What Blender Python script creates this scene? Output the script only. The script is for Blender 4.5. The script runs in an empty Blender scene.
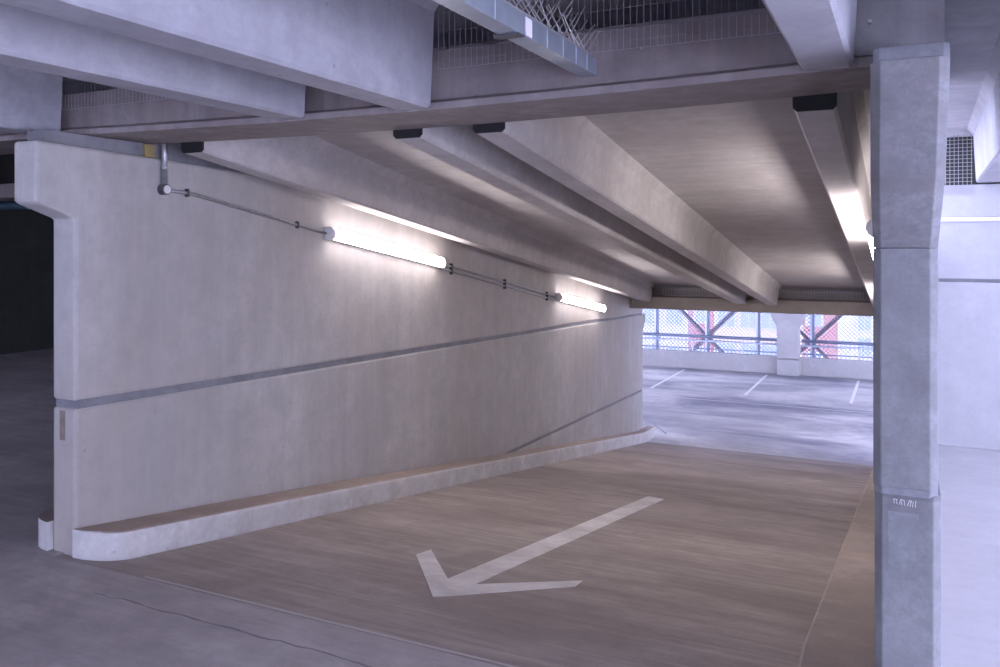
import bpy, bmesh, math, random
from mathutils import Vector, Matrix

# ------------------------------------------------------------------ camera, sky, exposure
EYE = 1.855            # camera height above the upper floor
scn = bpy.context.scene
col = scn.collection
cam_d = bpy.data.cameras.new('camera')
cam = bpy.data.objects.new('camera', cam_d)
col.objects.link(cam)
cam.location = (0, 0, EYE)
cam.rotation_euler = (math.radians(90), 0, math.atan(405 / 830))
cam_d.sensor_width = 36
cam_d.lens = 36 * 830 / 1000
cam_d.shift_y = -(333.5 - 247) / 1000
cam_d.clip_start = .05
cam_d.clip_end = 400
scn.camera = cam

world = bpy.data.worlds.new('overcast_sky')
scn.world = world
world.use_nodes = True
bg = world.node_tree.nodes['Background']
bg.inputs[0].default_value = (.63, .66, 1.0, 1)
bg.inputs[1].default_value = 9.0

scn.view_settings.view_transform = 'Standard'
scn.view_settings.look = 'None'
scn.view_settings.gamma = 1
scn.view_settings.use_curve_mapping = False
scn.view_settings.exposure = 0.28
try:
    scn.cycles.use_denoising = True
    scn.cycles.max_bounces = 16
    scn.cycles.diffuse_bounces = 10
    scn.cycles.sample_clamp_indirect = 8
except Exception:
    pass
LAMP = 33.0            # emission of the fluorescent diffusers

# ------------------------------------------------------------------ materials
def nodes(name):
    m = bpy.data.materials.new(name)
    m.use_nodes = True
    nt = m.node_tree
    return m, nt, nt.nodes['Principled BSDF']

def mix(nt, kind, fac, a, b):
    n = nt.nodes.new('ShaderNodeMix'); n.data_type = 'RGBA'; n.blend_type = kind
    for i, v in ((0, fac), (6, a), (7, b)):
        if isinstance(v, bpy.types.NodeSocket): nt.links.new(v, n.inputs[i])
        else: n.inputs[i].default_value = v
    return n.outputs[2]

def ramp(nt, src, p0, p1, c0=0., c1=1.):
    n = nt.nodes.new('ShaderNodeMapRange')
    n.inputs[1].default_value = p0; n.inputs[2].default_value = p1
    n.inputs[3].default_value = c0; n.inputs[4].default_value = c1
    nt.links.new(src, n.inputs[0]); return n.outputs[0]

def noise(nt, vec, scale, stretch=(1, 1, 1), detail=5, rough=.6, dist=0):
    mp = nt.nodes.new('ShaderNodeMapping'); mp.inputs['Scale'].default_value = stretch
    nt.links.new(vec, mp.inputs[0])
    n = nt.nodes.new('ShaderNodeTexNoise')
    n.inputs['Scale'].default_value = scale; n.inputs['Detail'].default_value = detail
    n.inputs['Roughness'].default_value = rough; n.inputs['Distortion'].default_value = dist
    nt.links.new(mp.outputs[0], n.inputs['Vector']); return n.outputs[0]

def concrete(name, base, dark=.72, streak=None, streak_amt=.25, blotch=.9, pores=True, rough=.85,
             bump=.25, stain=None, stain_amt=0., stain_scale=.7, stain_stretch=(1, 1, 1), scuff=None):
    m, nt, bs = nodes(name)
    g = nt.nodes.new('ShaderNodeNewGeometry').outputs['Position']
    b = (*base, 1); d = tuple(v * dark for v in base) + (1,)
    f1 = ramp(nt, noise(nt, g, blotch, (1, 1, 1), 8, .66), .36, .66)
    c = mix(nt, 'MIX', f1, b, d)
    f2 = ramp(nt, noise(nt, g, blotch * 7, (1, 1, 1), 6, .7), .38, .68, 0, .6)
    c = mix(nt, 'MIX', f2, c, tuple(v * dark * .9 for v in base) + (1,))
    f8 = ramp(nt, noise(nt, g, blotch * 26, (1, 1, 1), 4, .7), .5, .72, 0, .35)
    c = mix(nt, 'MIX', f8, c, tuple(v * dark * .85 for v in base) + (1,))
    f9 = ramp(nt, noise(nt, g, blotch * 1.9, (1, 1, 1.3), 6, .7), .55, .7, 0, .4)
    c = mix(nt, 'MIX', f9, c, tuple(min(1, v * 1.18) for v in base) + (1,))
    if streak:
        st = {'z': (4, 4, .3), 'x': (.5, 9, 9), 'y': (9, .4, 9)}[streak]
        f3 = ramp(nt, noise(nt, g, 1.6, st, 6, .65), .42, .75, 0, streak_amt)
        c = mix(nt, 'MIX', f3, c, tuple(v * .6 for v in base) + (1,))
        f4 = ramp(nt, noise(nt, g, 1.1, tuple(v * 1.7 for v in st), 5, .6), .5, .75, 0, streak_amt * .8)
        c = mix(nt, 'MIX', f4, c, tuple(min(1, v * 1.2) for v in base) + (1,))
    if stain:
        f5 = ramp(nt, noise(nt, g, stain_scale, stain_stretch, 7, .65, .4), .42, .66, 0, stain_amt)
        c = mix(nt, 'MIX', f5, c, (*stain, 1))
    if scuff:
        f7 = ramp(nt, noise(nt, g, 1.4, (.6, 3.5, 1), 8, .75, .6), .52, .7, 0, .5)
        c = mix(nt, 'MIX', f7, c, (*scuff, 1))
    if pores:
        v = nt.nodes.new('ShaderNodeTexVoronoi'); v.inputs['Scale'].default_value = 4.5
        nt.links.new(g, v.inputs['Vector'])
        f6 = ramp(nt, v.outputs['Distance'], .02, .055, .55, 0)
        c = mix(nt, 'MIX', f6, c, tuple(x * .45 for x in base) + (1,))
    nt.links.new(c, bs.inputs['Base Color'])
    bs.inputs['Roughness'].default_value = rough
    bs.inputs['Specular IOR Level'].default_value = .3
    bp = nt.nodes.new('ShaderNodeBump'); bp.inputs['Strength'].default_value = bump
    bp.inputs['Distance'].default_value = .01
    nt.links.new(noise(nt, g, 14, (1, 1, 1), 8, .75), bp.inputs['Height'])
    nt.links.new(bp.outputs[0], bs.inputs['Normal'])
    return m

def plain(name, c, rough=.5, metal=0., var=.0, scale=8):
    m, nt, bs = nodes(name)
    bs.inputs['Base Color'].default_value = (*c, 1)
    if var:
        g = nt.nodes.new('ShaderNodeNewGeometry').outputs['Position']
        f = ramp(nt, noise(nt, g, scale), .35, .7, 0, 1)
        k = mix(nt, 'MIX', f, (*c, 1), tuple(v * (1 - var) for v in c) + (1,))
        nt.links.new(k, bs.inputs['Base Color'])
    bs.inputs['Roughness'].default_value = rough
    bs.inputs['Metallic'].default_value = metal
    return m

M_wall = concrete('wall_concrete', (.52, .505, .49), .80, 'z', .30, .8, stain=(.36, .30, .25), stain_amt=.5, stain_scale=.5, stain_stretch=(1, 1, .5))
M_rwall = concrete('right_wall_concrete', (.44, .44, .46), .9, 'z', .1, .6, pores=False)
M_joint = concrete('joint_mortar', (.28, .285, .31), .7, None, 0, 3)
M_soffit = concrete('tee_concrete', (.57, .545, .535), .76, 'x', .3, 1.1, stain=(.36, .32, .30), stain_amt=.5, stain_scale=1.3)
M_near = concrete('near_tee_concrete', (.46, .455, .485), .70, 'z', .16, 1.1, stain=(.32, .31, .34), stain_amt=.45, stain_scale=2.6)
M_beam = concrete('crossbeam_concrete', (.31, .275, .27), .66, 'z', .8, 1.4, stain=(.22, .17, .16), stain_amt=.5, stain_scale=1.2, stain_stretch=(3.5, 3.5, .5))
M_col = concrete('column_concrete', (.27, .275, .285), .58, 'z', .3, 3.2, stain=(.26, .26, .27), stain_amt=.55, stain_scale=3.2, stain_stretch=(1, 1, .6))
M_colup = concrete('column_head_concrete', (.26, .26, .27), .60, None, 0, 4.5, stain=(.20, .19, .19), stain_amt=.65, stain_scale=7)
M_par = concrete('parapet_concrete', (.52, .51, .52), .88, 'z', .12, .8, pores=False)
M_kerb = concrete('kerb_concrete', (.70, .69, .68), .8, None, 0, 2.6, stain=(.40, .36, .33), stain_amt=.4, stain_scale=5)
M_dust = concrete('dusty_kerb_top', (.50, .42, .37), .78, None, 0, 1.8, stain=(.34, .28, .25), stain_amt=.5, stain_scale=2.5)
M_ramp = concrete('ramp_screed', (.54, .475, .44), .66, 'x', .7, .7, False, .75, .45, stain=(.26, .215, .195), stain_amt=.65, stain_scale=.8, stain_stretch=(.6, 1.6, 1))
M_floor = concrete('upper_floor_screed', (.62, .57, .56), .70, 'x', .35, 1.1, False, .75, .5, stain=(.30, .27, .27), stain_amt=.6, stain_scale=1.2, stain_stretch=(.7, 1.6, 1), scuff=(.64, .58, .56))
M_low = concrete('lower_floor_screed', (.74, .73, .74), .75, 'x', .35, .5, False, .55, .1, stain=(.20, .20, .27), stain_amt=.95, stain_scale=.45, stain_stretch=(.7, 1.5, 1))
M_right = concrete('right_floor_screed', (.48, .47, .49), .92, 'x', .1, .5, False, .7, .15)
M_dark = concrete('shade_dark_concrete', (.05, .055, .05), .7, 'z', .3, .5)  # shade of the void, wall gap and left bay put into a near-black colour
M_fardeck = concrete('far_tee_concrete', (.36, .32, .29), .8, 'x', .2, 1.0)
M_paint = concrete('worn_white_paint', (.88, .85, .85), .86, 'x', .25, 3, False, .7, .2, stain=(.38, .35, .33), stain_amt=.35, stain_scale=3)
M_paint2 = plain('white_line_paint', (.85, .85, .85), .6, 0, .1)
M_pad = plain('black_bearing_rubber', (.006, .006, .007), .8)
M_galv = plain('galvanised_steel', (.42, .47, .53), .38, .55, .25, 9)
M_pipe = plain('conduit_steel', (.40, .41, .43), .35, .7, .3, 20)
M_clip = plain('clip_dark_metal', (.10, .10, .11), .5, .5)
M_wire = plain('bird_net_wire', (.42, .40, .42), .5, .3)
M_spike = plain('spike_steel_wire', (.55, .53, .52), .35, .6)
M_white = plain('white_plastic', (.75, .74, .73), .4)
M_label = plain('label_paper', (.78, .76, .86), .5)
M_rail = plain('rail_blue_grey_paint', (.22, .26, .36), .45, .3)
M_rail2 = plain('rail_light_metal', (.62, .66, .78), .4, .4)
M_mesh = plain('fence_wire', (.24, .25, .32), .5, .3)
M_brace = plain('brace_brown_steel', (.15, .11, .11), .6, .2, .3, 10)
M_cream = plain('cream_render', (.36, .30, .22), .8, 0, .1, .6)
M_pale = plain('pale_render', (.33, .33, .36), .8, 0, .12, .6)
M_glass = plain('grey_window', (.16, .20, .27), .2)
M_pave = plain('outside_paving', (.5, .5, .5), .8, 0, .2, .5)

def brick():
    m, nt, bs = nodes('red_brick')
    g = nt.nodes.new('ShaderNodeNewGeometry').outputs['Position']
    mp = nt.nodes.new('ShaderNodeMapping'); mp.inputs['Rotation'].default_value = (math.radians(90), 0, 0)
    nt.links.new(g, mp.inputs[0])
    b = nt.nodes.new('ShaderNodeTexBrick'); b.inputs['Scale'].default_value = 3
    b.inputs['Color1'].default_value = (.24, .085, .08, 1); b.inputs['Color2'].default_value = (.19, .07, .065, 1)
    b.inputs['Mortar'].default_value = (.3, .22, .2, 1)
    nt.links.new(mp.outputs[0], b.inputs[0]); nt.links.new(b.outputs[0], bs.inputs['Base Color'])
    return m
M_brick = brick()

def emit(name, c, s):
    m, nt, bs = nodes(name)
    bs.inputs['Base Color'].default_value = (.9, .9, .9, 1)
    bs.inputs['Emission Color'].default_value = (*c, 1)
    bs.inputs['Emission Strength'].default_value = s
    return m
M_lamp = emit('lit_diffuser', (1.0, .90, .93), LAMP)

# ------------------------------------------------------------------ mesh helpers (vertices in world space, z relative to the upper floor)
class MB:
    def __init__(s): s.bm = bmesh.new()
    def loft(s, a, b):
        va = [s.bm.verts.new(p) for p in a]; vb = [s.bm.verts.new(p) for p in b]
        n = len(a)
        s.bm.faces.new(va); s.bm.faces.new(list(reversed(vb)))
        for i in range(n):
            j = (i + 1) % n
            s.bm.faces.new((va[i], vb[i], vb[j], va[j]))
        return s
    def loops(s, rings, cap=True):
        vs = [[s.bm.verts.new(p) for p in r] for r in rings]
        n = len(rings[0])
        for k in range(len(vs) - 1):
            for i in range(n):
                j = (i + 1) % n
                s.bm.faces.new((vs[k][i], vs[k + 1][i], vs[k + 1][j], vs[k][j]))
        if cap:
            s.bm.faces.new(vs[0]); s.bm.faces.new(list(reversed(vs[-1])))
        return s
    def box(s, x0, x1, y0, y1, z0, z1, sh=0.):      # sh = drop of z per metre of y
        q = lambda x, y, z: (x, y, z - sh * (y - y0))
        a = [q(x0, y0, z0), q(x1, y0, z0), q(x1, y0, z1), q(x0, y0, z1)]
        b = [q(x0, y1, z0), q(x1, y1, z0), q(x1, y1, z1), q(x0, y1, z1)]
        return s.loft(a, b)
    def tube(s, p0, p1, r, n=8, r1=None):
        p0 = Vector(p0); p1 = Vector(p1); d = (p1 - p0).normalized()
        u = d.orthogonal().normalized(); v = d.cross(u)
        r1 = r if r1 is None else r1
        k = [(math.cos(2 * math.pi * i / n), math.sin(2 * math.pi * i / n)) for i in range(n)]
        return s.loft([p0 + u * a * r + v * b * r for a, b in k], [p1 + u * a * r1 + v * b * r1 for a, b in k])
    def path(s, pts, r, n=8):
        pts = [Vector(p) for p in pts]; rings = []
        for i, p in enumerate(pts):
            d = (pts[min(i + 1, len(pts) - 1)] - pts[max(i - 1, 0)]).normalized()
            u = Vector((1, 0, 0)); u = (u - d * u.dot(d)).normalized(); v = d.cross(u)
            rings.append([p + u * r * math.cos(2 * math.pi * k / n) + v * r * math.sin(2 * math.pi * k / n) for k in range(n)])
        return s.loops(rings)
    def build(s, name, mat, parent=None, origin=None, bevel=0., smooth=False, seg=2):
        bmesh.ops.recalc_face_normals(s.bm, faces=s.bm.faces)
        o3 = Vector(parent.matrix_world.translation) if parent else Vector(origin or (0, 0, 0))
        if parent: o3 = Vector(ORIG.get(parent.name, (0, 0, 0)))
        bmesh.ops.translate(s.bm, verts=s.bm.verts, vec=-o3)
        me = bpy.data.meshes.new(name); s.bm.to_mesh(me); s.bm.free()
        me.materials.append(mat)
        if smooth:
            for p in me.polygons: p.use_smooth = True
        o = bpy.data.objects.new(name, me); col.objects.link(o)
        if parent: o.parent = parent; ORIG[o.name] = tuple(o3)
        else: o.location = o3; ORIG[o.name] = tuple(o3)
        if bevel:
            b = o.modifiers.new('bevel', 'BEVEL'); b.width = bevel; b.segments = seg; b.limit_method = 'ANGLE'
        return o
ORIG = {}

def tag(o, label=None, cat=None, group=None, kind=None):
    if label: o['label'] = label
    if cat: o['category'] = cat
    if group: o['group'] = group
    if kind: o['kind'] = kind
    return o

def thing(name, loc, label, cat, group=None):
    o = bpy.data.objects.new(name, None); col.objects.link(o)
    o.location = loc; o.empty_display_size = .2; ORIG[o.name] = tuple(loc)
    return tag(o, label, cat, group)

def rel(z): return z + EYE          # heights measured from eye level
SL = .151                           # fall of the ramp and of the tees above it
def rz(y): return -SL * (y - 3.3)   # ramp surface

# ------------------------------------------------------------------ floors
LOWZ = -1.795
RB = 3.3 - LOWZ / SL                # ramp foot
MB().box(-14, 4.4, -9, 3.3, -.3, 0).build('floor', M_floor, origin=(-3, 0, 0))['kind'] = 'structure'
m = MB(); m.loft([(-4.6, 3.3, 0), (-.1, 3.3, 0), (-.1, 3.3, -.3), (-4.6, 3.3, -.3)],
                 [(-4.6, RB, LOWZ), (-.1, RB, LOWZ), (-.1, RB, LOWZ - .3), (-4.6, RB, LOWZ - .3)])
tag(m.build('floor_ramp', M_ramp, origin=(-2.3, 3.3, 0)), kind='structure')
tag(MB().box(-18, 8, RB, 25.3, LOWZ - .3, LOWZ).build('floor_lower', M_low, origin=(-4, 20, LOWZ)), kind='structure')
tag(MB().box(.1, 4.4, 3.3, 9.0, -.3, 0).build('floor_right', M_right, origin=(3, 6, 0)), kind='structure')
tag(MB().box(-14, -4.6, 3.3, 13, -.3, 0).build('floor_left', M_floor, origin=(-9, 8, 0)), kind='structure')
# movement joint and crest line across the top of the ramp
random.seed(4)
m = MB()
pts = []
x = -3.9
while x < .3:
    pts.append((x, 3.05 + random.uniform(-.012, .012))); x += random.uniform(.05, .12)
a = [(p[0], p[1] - random.uniform(.002, .014), .001) for p in pts]; b = [(p[0], p[1] + random.uniform(.001, .006), .001) for p in pts]
for i in range(len(pts) - 1):
    if random.random() < 2:
        m.loft([a[i], b[i], b[i + 1], a[i + 1]], [(q[0], q[1], -.002) for q in (a[i], b[i], b[i + 1], a[i + 1])])
tag(m.build('trim_1', plain('joint_crack_filler', (.26, .24, .235), .9), origin=(-1.8, 3.05, 0)), kind='structure')
tag(MB().box(-3.85, .3, 3.322, 3.336, -.006, -.0018).build('trim_2', plain('crest_edge', (.50, .46, .45), .8), origin=(-1.8, 3.33, 0)), kind='structure')

# ------------------------------------------------------------------ left ramp wall (precast, stacked panels)
WX0, WX1 = -4.70, -4.49
def j1(y): return rel(-.952 - .0265 * (y - 3.37))
def j2(y): return rel(-2.61 - .0205 * (y - 9.8))
def wtop(y): return rel(.62 - .031 * (y - 3.12))
def panel(prof, name, mat, parent=None, x0=WX0, x1=WX1, bevel=.022):
    m = MB(); m.loft([(x0, y, z) for y, z in prof], [(x1, y, z) for y, z in prof])
    return m.build(name, mat, parent, bevel=bevel)
YE = 15.42
wall = thing('wall_left', (-4.6, 3.4, 0), None, None); tag(wall, kind='structure')
up = [(3.37, j1(3.37) + .022), (3.37, rel(.17)), (3.12, rel(.26)), (3.12, wtop(3.12)), (7.3, wtop(7.3)), (YE + .25, rel(-.74)),
      (YE + .25, rel(-1.5)), (YE, rel(-1.62)), (YE, j1(YE) + .012)]
up = [(3.37, j1(3.37) + .022), (3.37, rel(.17)), (3.12, rel(.26)), (3.12, wtop(3.12)), (7.3, wtop(7.3)), (YE, rel(-.72)), (YE, j1(YE) + .012)]
panel(up, 'upper_panel', M_wall, wall)
mid = [(3.37, 0 - .2), (3.37, j1(3.37) - .022), (YE, j1(YE) - .012), (YE + .18, j1(YE) - .012), (YE + .18, rel(-1.42)), (YE, rel(-1.62)), (YE, j2(YE) + .015), (5.2, j2(5.2) + .015)]
panel(mid, 'middle_panel', M_wall, wall)
panel([(5.2, j2(5.2) - .015), (YE, j2(YE) - .015), (YE, LOWZ), (RB, LOWZ - .1), (5.2, rz(5.2) - .2)], 'lower_panel', M_wall, wall)
panel([(3.39, j1(3.37) - .05), (3.39, j1(3.37) + .05), (YE - .02, j1(YE) + .03), (YE - .02, j1(YE) - .03)], 'joint_strip', M_joint, wall, WX0 + .01, WX1 - .008, 0)
panel([(5.3, j2(5.3) - .03), (5.3, j2(5.3) + .03), (YE - .02, j2(YE) + .03), (YE - .02, j2(YE) - .03)], 'joint_strip', M_joint, wall, WX0 + .01, WX1 - .012, 0)
# recessed packing above the wall up to the sloping tee flange
panel([(3.20, wtop(3.2) - .02), (3.20, rel(.688)), (3.985, rel(.688)), (3.985, rel(1.0)), (7.2, rel(.54)), (7.2, wtop(7.2) - .02)], 'packing_strip', plain('packing_mortar', (.25, .25, .27), .85, 0, .35, 6), wall, WX0 + .01, WX1 - .045, 0)
MB().box(WX1 - .05, WX1 - .02, 3.90, 3.975, wtop(3.9), rel(.68)).build('packer', plain('yellow_packer', (.42, .33, .14), .8, 0, .3), wall)['label'] = 'yellowish packing block'
MB().box(-4.63, -4.58, 3.3685, 3.38, .68, .86).build('patch', concrete('brown_patch', (.30, .25, .21), .7, None, 0, 9), wall)['label'] = 'brown patch on the wall end'

# ------------------------------------------------------------------ kerb round the foot of the left wall
def dusty(o):
    o.data.materials.append(M_dust)
    for p in o.data.polygons:
        if p.normal.z > .9: p.material_index = 1
def kerb_left():
    t = thing('kerb', (-4.3, 3.5, 0), 'raised pale concrete kerb with a rounded nose along the foot of the lamp-lit ramp wall', 'kerb')
    rings = []
    out = []
    n = 10
    xo, xi, r = -4.22, WX1 + .001, .24
    out = []
    # plan outline sampled along y: outer x grows round the nose
    for i in range(n + 1):
        a = math.pi / 2 * i / n
        out.append((xi + .03 + .24 * math.sin(a), 3.56 - .21 * math.cos(a)))
    ys = [4.2, 5, 6, 8, 10, 12, 14, 15.0, 15.7]
    for y in ys: out.append((xo - .01 * (y - 4) - .0, y))
    for (x, y) in out:
        h = .17 + .02 * min(1, max(0, (y - 3.3) / 2.5))
        zb = rz(y) if y > 3.3 else 0
        if y > RB: zb = LOWZ
        xin = WX1 + .001
        rings.append([(xin, y, zb - .1), (x, y, zb - .1), (x, y, zb + h - .025), (x - .008, y, zb + h - .008), (x - .03 if x - .03 > xin else x - .01, y, zb + h), (xin, y, zb + h)])
    m = MB(); m.loops(rings)
    dusty(m.build('kerb_face', M_kerb, t))
    # return of the kerb on the far side of the wall end
    t = thing('kerb', (-4.8, 3.5, 0), 'short rounded kerb nose showing behind the left edge of the wall end, at the dark bay', 'kerb')
    rings = []
    for i in range(n + 1):
        a = math.pi / 2 * i / n
        x = -4.704 - .22 * math.sin(a); y = 3.52 - .18 * math.cos(a)
        rings.append([(-4.702, y, .001), (x - .002, y, .001), (x - .002, y, .155), (x + .002, y, .175), (-4.702, y, .175)])
    for y in (5, 8, 12.75):
        x = -4.924
        rings.append([(-4.702, y, .001), (x - .002, y, .001), (x - .002, y, .155), (x + .002, y, .175), (-4.702, y, .175)])
    m = MB(); m.loops(rings); dusty(m.build('kerb_face', M_kerb, t))
kerb_left()

# right ramp wall and its kerb
tag(panel([(3.96, -.3), (3.96, rel(.98)), (RB, rel(-.72)), (RB, LOWZ - .1)], 'wall_right', M_wall, None, -.115, .1), kind='structure')
t = thing('kerb', (-.25, 4, 0), 'flat-topped kerb running down the ramp from the foot of the tall foreground column', 'kerb')
rings = []
for y in [3.4, 3.42, 3.5, 4, 6, 8, 10, 12, 14, 15.0]:
    x = {3.4: -.2, 3.42: -.34, 3.5: -.40}.get(y, -.42)
    x2 = -.105 if y < 3.96 else -.091
    x2 = -.125 if y < 3.96 else -.116
    zb = rz(y)
    rings.append([(x2, y, zb - .05), (x, y, zb - .05), (x, y, zb + .14), (x + .015, y, zb + .155), (x2, y, zb + .155)])
m = MB(); m.loops(rings)
m.build('kerb_face', concrete('kerb_top_concrete', (.60, .52, .46), .75, None, 0, 1.4, stain=(.40, .33, .28), stain_amt=.5, stain_scale=1.8), t)

# ------------------------------------------------------------------ foreground column
t = thing('column', (0, 3.6, 0), 'tall pale concrete column with a projecting head at the right of the ramp', 'column')
def colpart(prof, name, mat, x0, x1, bevel=.02):
    c = bevel if bevel > .015 else .006
    ym = sum(y for y, z in prof) / len(prof)
    inn = [(y + (c if y < ym - .05 else (-c if y > ym + .05 else 0)), z) for y, z in prof]
    m = MB(); m.loops([[(x0, y, z) for y, z in inn], [(x0 + c, y, z) for y, z in prof], [(x1 - c, y, z) for y, z in prof], [(x1, y, z) for y, z in inn]])
    bevel = .003
    return m.build(name, mat, t, bevel=bevel, seg=1)
Z1 = rel(-.89)
colpart([(3.37, 0), (3.37, Z1 - .03), (3.39, Z1 - .012), (3.95, Z1 - .012), (3.95, 0)], 'column_base', M_col, -.102, .118, .026)
colpart([(3.38, Z1 - .03), (3.38, Z1 + .03), (3.94, Z1 + .03), (3.94, Z1 - .03)], 'mortar_joint', M_joint, -.104, .108, .026)
colpart([(3.35, Z1 + .012), (3.35, rel(-.004)), (3.95, rel(-.004)), (3.95, Z1 + .012)], 'column_shaft', M_col, -.106, .107, .026)
def ring(x0, x1, y0, y1, z, c):
    return [(x0, y0 + c, z), (x0 + c, y0, z), (x1 - c, y0, z), (x1, y0 + c, z), (x1, y1 - c, z), (x1 - c, y1, z), (x0 + c, y1, z), (x0, y1 - c, z)]
m = MB(); m.loops([ring(-.106, .107, 3.35, 3.95, rel(-.003), .026), ring(-.108, .122, 3.12, 3.95, rel(.24), .030), ring(-.108, .136, 3.11, 3.95, rel(.635), .032)])
m.build('column_head', M_colup, t, bevel=.003)
MB().box(-.055, .045, 3.3685, 3.38, .64, .885).build('patch', concrete('grey_patch', (.25, .26, .27), .7, 'z', .5, 6), t)['label'] = 'darker rubbed patch'
m = MB(); random.seed(3)
for i in range(9):
    x = -.035 + i * .0085
    m.tube((x, 3.3688, .915 - .0008 * i), (x + random.uniform(-.005, .007), 3.3688, .915 + random.uniform(.012, .02)), .0011, 4)
    if i % 3 == 0: m.tube((x - .003, 3.3688, .932), (x + .007, 3.3688, .930), .0011, 4)
m.build('chalk_marks', M_white, t)['label'] = 'small white chalk marks'
colpart([(3.13, rel(.637)), (3.16, rel(.69)), (3.90, rel(.69)), (3.90, rel(.637))], 'mortar_cap', M_joint, -.10, .136, .02)

# ------------------------------------------------------------------ crossbeam (upside-down T) carrying both decks
def bow(x): return -.032 * max(0, 1 - ((x + 2.3) / 2.4) ** 2)
CX1 = .133
t = thing('crossbeam', (-2.3, 3.7, rel(.69)), 'long grey concrete crossbeam with a ledge spanning the whole ramp entrance', 'beam')
xs = [-9 + .0] + [-4.7 + i * (4.7 + CX1) / 12 for i in range(13)]
m = MB()
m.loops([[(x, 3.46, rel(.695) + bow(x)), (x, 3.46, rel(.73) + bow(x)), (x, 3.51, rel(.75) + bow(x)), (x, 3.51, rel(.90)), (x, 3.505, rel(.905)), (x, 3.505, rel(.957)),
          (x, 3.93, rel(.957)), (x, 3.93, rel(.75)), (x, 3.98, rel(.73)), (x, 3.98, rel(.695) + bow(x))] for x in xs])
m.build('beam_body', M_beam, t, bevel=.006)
m = MB(); m.tube((-1.02, 3.50, rel(.855)), (-1.02, 3.47, rel(.855)), .006)
m.build('anchor_bolt', M_spike, t)
m = MB(); m.tube((-.12, 3.50, rel(.86)), (-.12, 3.455, rel(.86)), .007)
m.build('anchor_bolt', M_spike, t)
# web end block above the column
MB().box(-.18, CX1, 3.48, 3.51, rel(.735), rel(1.19)).build('end_block', concrete('end_block_concrete', (.36, .35, .36), .75, 'z', .4, 1.2), t, bevel=.004)

# ------------------------------------------------------------------ double tees
def stem_poly(xc, y, zb, depth, hw=.092, top=.022):
    c = .014
    return [(xc - hw + c, y, zb), (xc + hw - c, y, zb), (xc + hw, y, zb + c), (xc + hw + top, y, zb + depth - .07),
            (xc + hw + top + .05, y, zb + depth), (xc - hw - top - .05, y, zb + depth), (xc - hw - top, y, zb + depth - .07), (xc - hw, y, zb + c)]

def ramp_tee(x0, x1, stems, label):
    t = thing('double_tee_deck', ((x0 + x1) / 2, 4, rel(.62)), label, 'deck beam', 'sloping tee decks over the ramp')
    Y0, Y1, D = 3.99, 14.57, .39
    zb = lambda y: rel(.615) - SL * (y - 4)
    for xc in stems:
        m = MB(); m.loft(stem_poly(xc, Y0 + .012, zb(Y0), D), stem_poly(xc, Y1, zb(Y1), D - .06)); m.build('stem', M_soffit, t)
        m = MB(); c = .018; hw = .094
        pr = [(xc - hw + c, zb(Y0)), (xc + hw - c, zb(Y0)), (xc + hw, zb(Y0) + c), (xc + hw, zb(Y0) + .3), (xc - hw, zb(Y0) + .3), (xc - hw, zb(Y0) + c)]
        m.loft([(a, Y0 - .004, b) for a, b in pr], [(a, Y0 + .012, b) for a, b in pr]); m.build('end_pad', M_pad, t)['label'] = 'black rubber-faced stem end'
    m = MB(); m.box(x0 + .006, x1 - .006, Y0, 15.2, zb(Y0) + D - .001, zb(Y0) + D + .1, SL + .06 / 10.58); m.build('flange', M_soffit, t)
ramp_tee(-4.49 + .0, -2.275, (-4.185, -2.53), 'sloping double tee deck over the ramp nearest the lamp-lit left wall')
ramp_tee(-2.265, -.112, (-2.015, -.367), 'sloping double tee deck over the ramp nearest the foreground column')

NZ = .69
def near_tee(x0, x1, stems, label, Y1=3.455, flY=6.0, Y0=-9, zf=1.2, name='double_tee_deck'):
    t = thing(name, ((x0 + x1) / 2, Y1, rel(NZ)), label, 'deck beam', 'level tee decks overhead')
    for (xa, xb, z) in stems:      # stem centre at the near end, at the bearing end, height of its underside
        m = MB(); m.loft(stem_poly(xa, Y0, rel(z), zf - z, .095), stem_poly(xb, Y1, rel(z), zf - z, .095)); m.build('stem', M_near, t)
    MB().box(x0 + .006, x1 - .006, Y0, flY, rel(zf) - .001, rel(zf) + .1).build('flange', M_near, t)
near_tee(-2.57, 0.115, [(-.272, -.272, .69), (-2.155, -2.155, .672)], 'level double tee deck above the centre, one rib ending over the lane arrow')
near_tee(-5.30, -2.57, [(-2.92, -2.92, .675), (-4.835, -4.835, .70)], 'level double tee deck whose ribs end above the near end of the left wall')
near_tee(-8.4, -5.30, [(-5.75, -5.75, .70), (-7.6, -7.6, .70)], 'level double tee deck at the upper left corner beyond the wall end')
t = thing('double_tee_deck', (1.3, 8.7, rel(.6)), 'level double tee deck over the bright bay behind the foreground column', 'deck beam', 'level tee decks overhead')
for (xa, xb) in ((.30, .685), (2.5, 2.6)):
    m = MB(); m.loft(stem_poly(xa, -9, rel(.59), .5, .1), stem_poly(xb, 8.76, rel(.59), .5, .1)); m.build('stem', M_near, t)
MB().box(.16, 3.3, -9, 9.39, rel(1.089), rel(1.2)).build('flange', M_near, t)
t2 = thing('double_tee_deck', (4.4, 8.7, rel(.6)), 'level double tee deck at the far right edge of the bright bay', 'deck beam', 'level tee decks overhead')
for xa in (3.7,):
    m = MB(); m.loft(stem_poly(xa, -9, rel(.59), .5, .1), stem_poly(xa, 8.765, rel(.59), .5, .1)); m.build('stem', M_near, t2)
MB().box(3.31, 4.4, -9, 9.39, rel(1.089), rel(1.2)).build('flange', M_near, t2)

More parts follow.
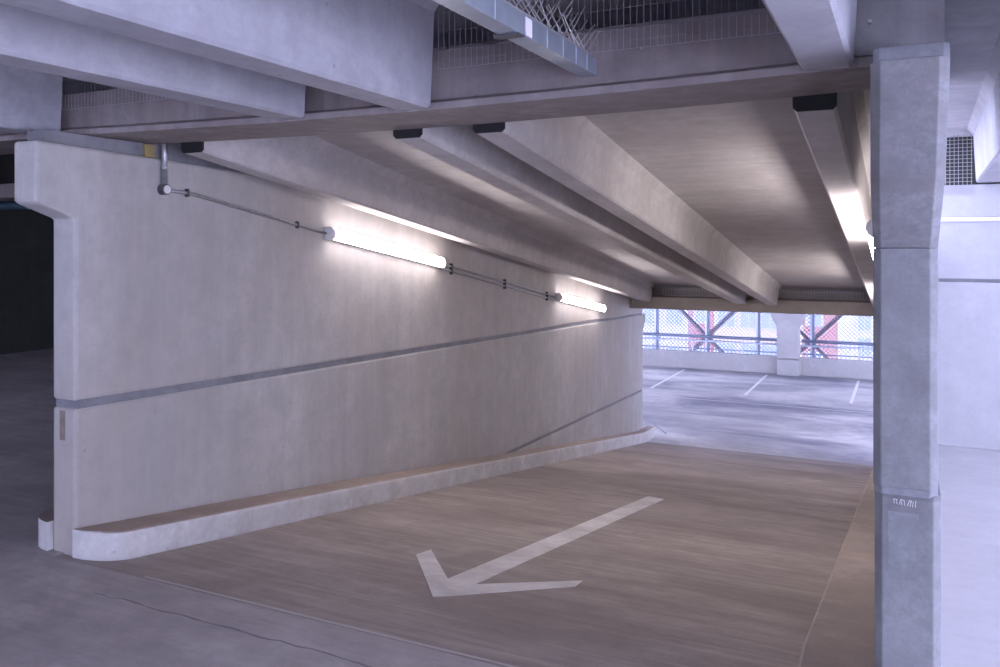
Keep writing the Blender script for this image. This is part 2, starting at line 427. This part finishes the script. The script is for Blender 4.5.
# void over the crossbeam kept dark by added walls, left bay shell, rear shell
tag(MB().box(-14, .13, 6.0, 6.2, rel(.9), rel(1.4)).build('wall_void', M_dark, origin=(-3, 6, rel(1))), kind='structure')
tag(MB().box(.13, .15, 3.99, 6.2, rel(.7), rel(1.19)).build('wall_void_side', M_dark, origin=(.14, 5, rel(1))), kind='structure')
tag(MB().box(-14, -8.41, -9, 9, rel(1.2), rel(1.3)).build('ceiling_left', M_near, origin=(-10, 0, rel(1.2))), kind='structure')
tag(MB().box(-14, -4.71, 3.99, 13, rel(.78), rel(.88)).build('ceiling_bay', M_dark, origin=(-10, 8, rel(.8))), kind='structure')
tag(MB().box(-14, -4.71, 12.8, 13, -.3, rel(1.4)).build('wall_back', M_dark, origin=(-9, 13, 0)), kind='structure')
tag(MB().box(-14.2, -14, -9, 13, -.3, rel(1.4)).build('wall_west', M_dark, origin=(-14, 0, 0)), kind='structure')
tag(MB().box(-3.4, 4.4, -9.2, -9.01, -.3, 3.3).build('wall_behind', M_near, origin=(-1, -9, 0)), kind='structure')
tag(MB().box(-14, -3.41, -9.2, -9.01, -.3, .4).build('wall_behind_low', M_near, origin=(-9, -9, 0)), kind='structure')

# left dark bay: pale beam and blue pipe glimpsed beyond the wall end
t = MB().box(-13.99, -4.72, 6.5, 6.9, rel(.60), rel(.779)).build('crossbeam', M_beam, origin=(-9, 6.7, rel(.6)), bevel=.01)
tag(t, 'dim concrete beam in the dark bay at the far left edge', 'beam')
m = MB(); m.tube((-14, 8.4, rel(.66)), (-4.75, 8.4, rel(.66)), .07, 12)
tag(m.build('service_pipe', plain('blue_grey_pipe', (.16, .26, .36), .5), origin=(-9, 8.4, rel(.66)), smooth=True), 'blue-grey service pipe high in the dark bay at the far left', 'pipe')

# ------------------------------------------------------------------ bright wall behind the column
t = thing('wall_end', (3.5, 8.9, 0), None, None); tag(t, kind='structure')
def rb(z0, z1, y0, name, mat): return MB().box(.101, 4.4, y0, 9.0, z0, z1).build(name, mat, t, bevel=.006)
rb(0, rel(-.325), 8.78, 'lower_panel', M_rwall)
rb(rel(-.325), rel(-.295), 8.80, 'joint_strip', M_joint)
rb(rel(-.295), rel(.245), 8.78, 'middle_panel', M_rwall)
rb(rel(.235), rel(.275), 8.765, 'ledge_strip', plain('pale_ledge', (.60, .60, .63), .7))
rb(rel(.275), rel(.575), 8.785, 'upper_panel', M_rwall)
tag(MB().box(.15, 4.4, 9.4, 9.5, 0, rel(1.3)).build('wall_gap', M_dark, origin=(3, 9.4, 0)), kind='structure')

# ------------------------------------------------------------------ nets
def net(x0, x1, y, z0, z1, dx, dz, w, label, group='bird nets closing the gaps over the beams'):
    t = MB()
    n = int((x1 - x0) / dx)
    for i in range(n + 1):
        x = x0 + i * dx
        t.box(x - w / 2, x + w / 2, y - w / 2, y + w / 2, z0, z1)
    k = int((z1 - z0) / dz)
    for i in range(k + 1):
        z = z0 + i * dz
        t.box(x0, x1, y - w / 2, y + w / 2, z - w / 2, z + w / 2)
    o = t.build('bird_net', M_wire, origin=((x0 + x1) / 2, y, z0))
    return tag(o, label, 'net', group)
net(-2.03, -.37, 3.48, rel(.86), rel(1.19), .03, .09, .0016, 'fine wire net over the crossbeam between two ribs, crossed by the steel trunking')
net(-4.76, -3.06, 3.48, rel(.86), rel(1.19), .03, .09, .0022, 'fine wire net over the crossbeam above the wall end at upper left')
net(-2.85, -2.27, 3.48, rel(.86), rel(1.19), .03, .09, .0022, 'fine wire net over the crossbeam between the paired ribs at upper centre left')
net(.2, .56, 8.77, rel(.50), rel(1.05), .035, .035, .0038, 'square wire mesh in the gap above the bright right wall')
FY = 14.6
net(-4.08, -2.63, FY + .2, rel(-.872), rel(-.735), .05, .11, .008, 'wire net over the far crossbeam beside the left wall')
net(-1.91, -.47, FY + .2, rel(-.872), rel(-.735), .05, .11, .008, 'wire net over the far crossbeam beside the foreground column')

# ------------------------------------------------------------------ far crossbeam and lower deck
t = thing('crossbeam', (-2.3, 14.8, rel(-1.1)), 'brownish concrete crossbeam at the foot of the ramp, in front of the railing', 'beam')
m = MB(); m.loft([(-4.484, y, z) for y, z in ((FY, rel(-1.115)), (FY, rel(-.895)), (FY + .08, rel(-.88)), (FY + .5, rel(-.88)), (FY + .5, rel(-1.115)))],
                 [(-.121, y, z) for y, z in ((FY, rel(-1.115)), (FY, rel(-.895)), (FY + .08, rel(-.88)), (FY + .5, rel(-.88)), (FY + .5, rel(-1.115)))])
m.build('beam_body', M_fardeck, t, bevel=.01)
tag(MB().box(-12, 6, 15.21, 15.3, rel(-.95), rel(-.5)).build('wall_upstand', M_fardeck, origin=(-3, 15.2, rel(-.9))), kind='structure')
tag(MB().box(-18, 8, 15.3, 25.6, rel(-.75), rel(-.62)).build('ceiling_lower', M_soffit, origin=(-4, 20, rel(-.7))), kind='structure')
t = thing('crossbeam', (-4, 24.9, rel(-1.9)), 'edge beam carried by the column at the railing', 'beam')
MB().box(-18, 8, 24.82, 25.3, rel(-1.15), rel(-.751)).build('beam_body', M_soffit, t, bevel=.01)

def far_column(xc, label, zc=-1.15):
    t = thing('column', (xc, 24.95, LOWZ), label, 'column', 'columns along the railing')
    zt, zk, zm = rel(zc), rel(-1.98), rel(-2.27)
    w, h = .30, .47
    pr = [(-w, rel(-3.19)), (-w, zm), (-h, zk), (-h, zt), (h, zt), (h, zk), (w, zm), (w, rel(-3.19))]
    m = MB(); m.loft([(xc + a, 24.75, b) for a, b in pr], [(xc + a, 25.15, b) for a, b in pr]); m.build('column_shaft', M_par, t, bevel=.03, seg=1)
    MB().box(xc - w, xc + w, 24.75, 25.15, LOWZ, rel(-3.2)).build('column_base', M_par, t, bevel=.012, seg=1)
far_column(-2.99, 'pale concrete column with a flared head standing against the low parapet')
far_column(-7.95, 'pale concrete column mostly hidden behind the far end of the ramp wall')

# parapet and railing
PZ = rel(-3.15)
for (x0, x1, lab) in ((-7.6, -3.31, 'low concrete parapet between the ramp wall and the flared column'), (-2.67, 5, 'low concrete parapet to the right of the flared column'), (-18, -8.3, 'low concrete parapet continuing behind the ramp wall')):
    tag(MB().box(x0, x1, 24.98, 25.15, LOWZ, PZ).build('parapet', M_par, origin=((x0 + x1) / 2, 25, LOWZ), bevel=.015), lab, 'parapet')

def railing(x0, x1, posts, shorts, label):
    t = thing('guard_railing', ((x0 + x1) / 2, 25.25, PZ), label, 'railing', 'blue-grey guard railings')
    for z, r, mt in ((-2.70, .045, M_rail), (-2.83, .03, M_rail2)):
        m = MB(); m.tube((x0, 25.22, rel(z)), (x1, 25.22, rel(z)), r, 10); m.build('handrail', mt, t, smooth=True)
    m = MB(); m.tube((x0, 25.22, rel(-3.07)), (x1, 25.22, rel(-3.07)), .015, 8); m.build('bottom_rail', M_rail, t, smooth=True)
    for x in posts:
        p = MB().box(x - .05, x + .01, 25.26, 25.32, PZ - .3, rel(-1.2)).build('post', M_rail2, t)
        MB().box(x + .012, x + .075, 25.28, 25.34, PZ - .3, rel(-1.2)).build('post', M_rail, t)
    for x in shorts:
        MB().box(x - .02, x + .02, 25.2, 25.24, PZ - .05, rel(-2.83)).build('baluster', M_rail2, t)
railing(-7.6, -3.31, (-6.95, -5.38, -3.90), (-5.80, -4.32), 'blue-grey tubular railing left of the flared column')
railing(-2.67, 4, (-2.40, .6), (-1.13, 1.5), 'blue-grey tubular railing right of the flared column')

def fence(x0, x1, label):
    t = MB(); z0, z1 = PZ - .1, rel(-1.2); H = z1 - z0; w = .014; y = 25.42; d = .115
    n = int((x1 - x0 + H) / d)
    for i in range(n):
        xa = x0 - H + i * d
        for s in (1, -1):
            if s == 1:  p, q = (xa, z0), (xa + H, z1)
            else:       p, q = (xa, z1), (xa + H, z0)
            # clip to the panel
            pts = []
            for (ax, az), (bx, bz) in (((p), (q)),):
                ta = max(0, (x0 - ax) / (bx - ax)); tb = min(1, (x1 - ax) / (bx - ax))
                if tb <= ta: continue
                A = (ax + (bx - ax) * ta, az + (bz - az) * ta); B = (ax + (bx - ax) * tb, az + (bz - az) * tb)
                yy = y + s * w
                t.loft([(A[0], yy - w, A[1] - w), (A[0], yy + w, A[1] - w), (A[0], yy + w, A[1] + w), (A[0], yy - w, A[1] + w)],
                       [(B[0], yy - w, B[1] - w), (B[0], yy + w, B[1] - w), (B[0], yy + w, B[1] + w), (B[0], yy - w, B[1] + w)])
    return tag(t.build('mesh_fence', M_mesh, origin=((x0 + x1) / 2, y, z0)), label, 'fence', 'diamond mesh fences on the parapet')
fence(-7.9, -3.1, 'diamond wire mesh fence behind the railing left of the flared column')
fence(-2.9, 2.0, 'diamond wire mesh fence behind the railing right of the flared column')

def cross_brace(xc, zc, label):
    t = thing('cross_brace', (xc, 25.7, rel(zc)), label, 'brace', 'crossed steel braces')
    for s in (1, -1):
        L = 1.42; w = .055
        p = Vector((xc - s * L, 25.7 + s * .03, rel(zc) - L)); q = Vector((xc + s * L, 25.7 + s * .03, rel(zc) + L))
        m = MB(); k = Vector((s, 0, -1)).normalized() * w; dy = Vector((0, .03, 0))
        m.loft([p + k - dy, p - k - dy, p - k + dy, p + k + dy], [q + k - dy, q - k - dy, q - k + dy, q + k + dy]); m.build('diagonal_bar', M_brace, t)
cross_brace(-5.46, -2.75, 'rusty brown crossed brace behind the mesh, left of the flared column')
cross_brace(-2.47, -2.75, 'rusty brown crossed brace behind the mesh, partly hidden by the flared column')

# ------------------------------------------------------------------ street outside
tag(MB().box(-60, 40, 25.6, 80, rel(-9.2), rel(-9)).build('ground_outside', M_pave, origin=(-10, 50, rel(-9))), kind='structure')
def building(name, x0, x1, y, z1, mat, wins, label, ww=1.0, wh=1.3, base=-9):
    t = thing(name, ((x0 + x1) / 2, y, rel(base)), label, 'building')
    MB().box(x0, x1, y, y + 8, rel(base), rel(z1)).build('wall', mat, t)
    MB().box(x0, x1, y - .15, y + 8, rel(z1), rel(z1) + .3).build('roof_edge', M_pale, t)
    for (x, z) in wins:
        f = MB().box(x - ww / 2 - .08, x + ww / 2 + .08, y - .06, y + .02, rel(z) - .08, rel(z) + wh + .08).build('window_frame', M_pale, t)
        m = MB()
        for i in range(2):
            m.box(x - ww / 2 + i * ww / 2 + .03, x - ww / 2 + (i + 1) * ww / 2 - .03, y - .08, y - .04, rel(z), rel(z) + wh)
        m.build('pane', M_glass, f)
building('apartment_building', -17, -11.76, 50, 6, M_pale, [(x, z) for x in (-15.6, -14.0, -12.6) for z in (-4.7, -7.4, -1.5, 1.5)], 'pale building with grey windows seen through the mesh beside the ramp wall')
building('brick_building', -11.74, -10.26, 50, 6, M_brick, [(-11.0, -4.5), (-11.0, -7.3)], 'narrow red brick building behind the crossed brace at left', .7)
building('apartment_building', -10.24, -5.22, 50, 6, M_cream, [(x, z) for x in (-9.5, -8.2, -7.0) for z in (-4.7, -7.0, -1.5, 1.5)], 'cream building with rows of grey windows left of the flared column')
building('brick_building', -5.20, -3.42, 50, 6, M_brick, [(-4.6, -4.4), (-4.6, -7.3)], 'red brick building just right of the flared column', .8)
building('apartment_building', -3.40, 8, 50, 6, M_pale, [(x, z) for x in (-2.0, -.9, .3, 1.6) for z in (-4.6, -6.0, -1.5, 1.5)], 'pale building with a grid of windows beside the foreground column', .7, 1.0)

# ------------------------------------------------------------------ painted marks
A = [(-2.967, 4.788), (-2.965, 4.981), (-2.50, 4.40), (-2.465, 8.66), (-2.275, 8.60), (-2.31, 4.40), (-1.819, 4.917), (-1.809, 4.751), (-2.375, 4.012)]
m = MB(); m.loft([(x, y, rz(y) + .001) for x, y in A], [(x, y, rz(y) + .004) for x, y in A])
tag(m.build('painted_arrow', M_paint, origin=(-2.4, 6, rz(6))), 'white painted arrow on the ramp pointing up towards the viewer', 'road marking')
for (xa, xb, lab) in ((-5.94, -5.87, 'white bay line on the lower floor nearest the ramp wall'), (-3.58, -3.51, 'white bay line on the lower floor leading to the flared column'), (-1.17, -1.10, 'white bay line on the lower floor nearest the foreground column')):
    tag(MB().box(xa, xb, 21.0, 24.6, LOWZ, LOWZ + .003).build('bay_line', M_paint2, origin=(xa, 22.8, LOWZ)), lab, 'road marking', 'bay lines on the lower floor')
tag(MB().box(-9, 4, 19.95, 19.99, LOWZ, LOWZ + .002).build('aisle_joint', plain('joint_sealant', (.62, .62, .66), .7), origin=(-2, 20, LOWZ)), 'thin pale joint line across the lower floor in front of the bay lines', 'floor joint')
m = MB(); m.tube((-4.9, 17.1, LOWZ + .004), (-4.2, 16.0, LOWZ + .004), .02, 6)
tag(m.build('floor_channel', plain('dark_channel', (.26, .26, .30), .7), origin=(-4.5, 16.5, LOWZ)), 'short dark slot in the lower floor just past the end of the wall', 'floor joint')

# ------------------------------------------------------------------ fluorescent fittings
def lamp(x, s, y0, zt, label, L=1.93):      # s = side the wall is on (-1 left wall, +1 right wall)
    t = thing('strip_light', (x, y0, rel(zt)), label, 'light fitting', 'fluorescent strip lights on the ramp walls')
    q = lambda a, y, z: (x - s * a, y, rel(zt) + z - SL * (y - y0))
    def ext(prof, ya, yb, name, mat, par=None, bev=0):
        m = MB(); m.loft([q(a, ya, b) for a, b in prof], [q(a, yb, b) for a, b in prof]); return m.build(name, mat, par or t, bevel=bev)
    ext([(0, -.106), (.064, -.106), (.064, -.004), (0, -.004)], y0 + .01, y0 + L - .01, 'housing', M_white)
    pr = [(.063, -.105)] + [(.070 + .036 * math.cos(a), -.055 + .055 * math.sin(a)) for a in [math.radians(v) for v in (-70, -45, -20, 0, 20, 45, 70)]] + [(.063, -.005)]
    ext(pr, y0 + .03, y0 + L - .03, 'diffuser', M_lamp)
    pe = [(.0, -.108)] + [(.052 + .056 * math.cos(a), -.055 + .058 * math.sin(a)) for a in [math.radians(v) for v in (-70, -35, 0, 35, 70)]] + [(.0, -.002)]
    ext(pe, y0, y0 + .03, 'end_cap', M_white); ext(pe, y0 + L - .03, y0 + L, 'end_cap', M_white)
lamp(WX1 + .004, -1, 5.75, .175, 'lit strip light on the left wall, the nearer and larger of the two')
lamp(WX1 + .004, -1, 11.0, -.66, 'lit strip light on the left wall near the far end of the ramp')
lamp(-.119, 1, 5.75, .175, 'lit strip light on the hidden right wall, peeping past the foreground column')
lamp(-.119, 1, 11.0, -.66, 'lit strip light low on the right wall, hidden behind the foreground column')

# ------------------------------------------------------------------ conduit run
XW = WX1 + .018
t = thing('conduit_drop', (XW, 4.012, rel(.38)), 'thick galvanised drop pipe with a round box at its foot on the left wall', 'conduit')
m = MB(); m.tube((XW + .012, 4.012, rel(.41)), (XW + .012, 4.012, rel(.86)), .021, 12); m.build('drop_pipe', M_pipe, t, smooth=True)
m = MB(); m.tube((XW - .014, 4.012, rel(.385)), (XW + .036, 4.012, rel(.385)), .036, 20); m.build('junction_box', M_clip, t)
m = MB(); m.tube((XW + .036, 4.012, rel(.385)), (XW + .042, 4.012, rel(.385)), .028, 20); m.build('box_lid', M_white, t)['label'] = 'pale round lid'
m = MB(); m.tube((XW + .012, 4.012, rel(.52)), (XW + .012, 4.012, rel(.535)), .026, 12); m.build('coupling', M_pipe, t)
def conduit(pts, label, clips):
    t = thing('conduit', pts[0], label, 'conduit', 'thin steel conduits feeding the strip lights')
    m = MB(); m.path(pts, .0125, 10); m.build('tube', M_pipe, t, smooth=True)
    for y, z in clips:
        MB().box(WX1 + .002, XW + .016, y - .009, y + .009, z - .028, z + .028).build('clip', M_clip, t, bevel=.004)
zc = lambda y: rel(.12) - SL * (y - 5.75)
conduit([(XW, 4.05, rel(.382)), (XW, 4.22, rel(.374)), (XW, 4.32, rel(.362)), (XW, 4.42, rel(.345)), (XW, 5.0, rel(.246)), (XW, 5.76, rel(.117))], 'steel conduit from the round box to the nearer strip light', [(4.22, rel(.375)), (5.38, rel(.181))])
zd = lambda y: zc(7.7) + (rel(-.715) - zc(7.7)) * (y - 7.7) / 3.3
t = thing('conduit', (XW, 7.66, zd(7.66)), 'pair of steel conduits between the two strip lights on the left wall', 'conduit', 'thin steel conduits feeding the strip lights')
for dz in (0, -.05):
    m = MB(); m.path([(XW, y, zd(y) + dz) for y in (7.70, 9.2, 10.98)], .0115, 10); m.build('tube', M_pipe, t, smooth=True)
for y in (7.95, 9.3, 10.65):
    MB().box(WX1 + .002, XW + .016, y - .014, y + .014, zd(y) - .085, zd(y) + .035).build('clip', M_clip, t, bevel=.004)

# ------------------------------------------------------------------ cable trunking with bird spikes
TX0, TX1, TZ = -1.278, -1.200, rel(.742)
t = thing('cable_trunking', (-1.25, 3.4, TZ), 'galvanised steel cable trunking running overhead to the crossbeam at top centre', 'trunking')
MB().box(TX0, TX1, -9, 2.655, TZ, TZ + .072).build('trunking_length', M_galv, t, bevel=.002)
MB().box(TX0, TX1, 2.66, 3.42, TZ, TZ + .072).build('trunking_length', M_galv, t, bevel=.002)
MB().box(TX0 - .001, TX1 + .003, 2.66, 2.715, TZ + .004, TZ + .068).build('identification_label', M_label, t)['label'] = 'pale paper label wrapped on the side'
MB().box(TX0 - .018, TX1 + .003, 2.60, 2.65, TZ - .007, TZ - .001).build('hanger_strap', M_clip, t)
for y in (2.42, 2.86, 3.02, 3.16, 3.29):
    MB().box(TX1, TX1 + .002, y, y + .004, TZ, TZ + .072).build('seam', M_rail2, t)
m = MB()
MB().box(TX0 + .02, TX1 - .004, 2.0, 3.36, TZ + .073, TZ + .078).build('lid', M_galv, t)
t = thing('bird_spikes', (-1.22, 3.0, TZ + .08), 'strip of fanned bird-deterrent wires standing on the steel trunking', 'bird spikes')
MB().box(-1.235, -1.205, 2.0, 3.38, TZ + .0785, TZ + .086).build('base_strip', M_spike, t)
random.seed(9)
y = 2.05
while y < 3.38:
    for s in (-1, 1):
        a = random.uniform(.25, .75) * s; b = random.uniform(-.1, .1) + (.2 if s > 0 else -.05)
        L = random.uniform(.12, .17)
        d = Vector((math.sin(a) * .9, b + .35 * s, 1)).normalized() * L
        m = MB(); m.tube((-1.22, y, TZ + .085), Vector((-1.22, y, TZ + .085)) + d, .0016, 5); m.build('spike_wire', M_spike, t)
    y += .056
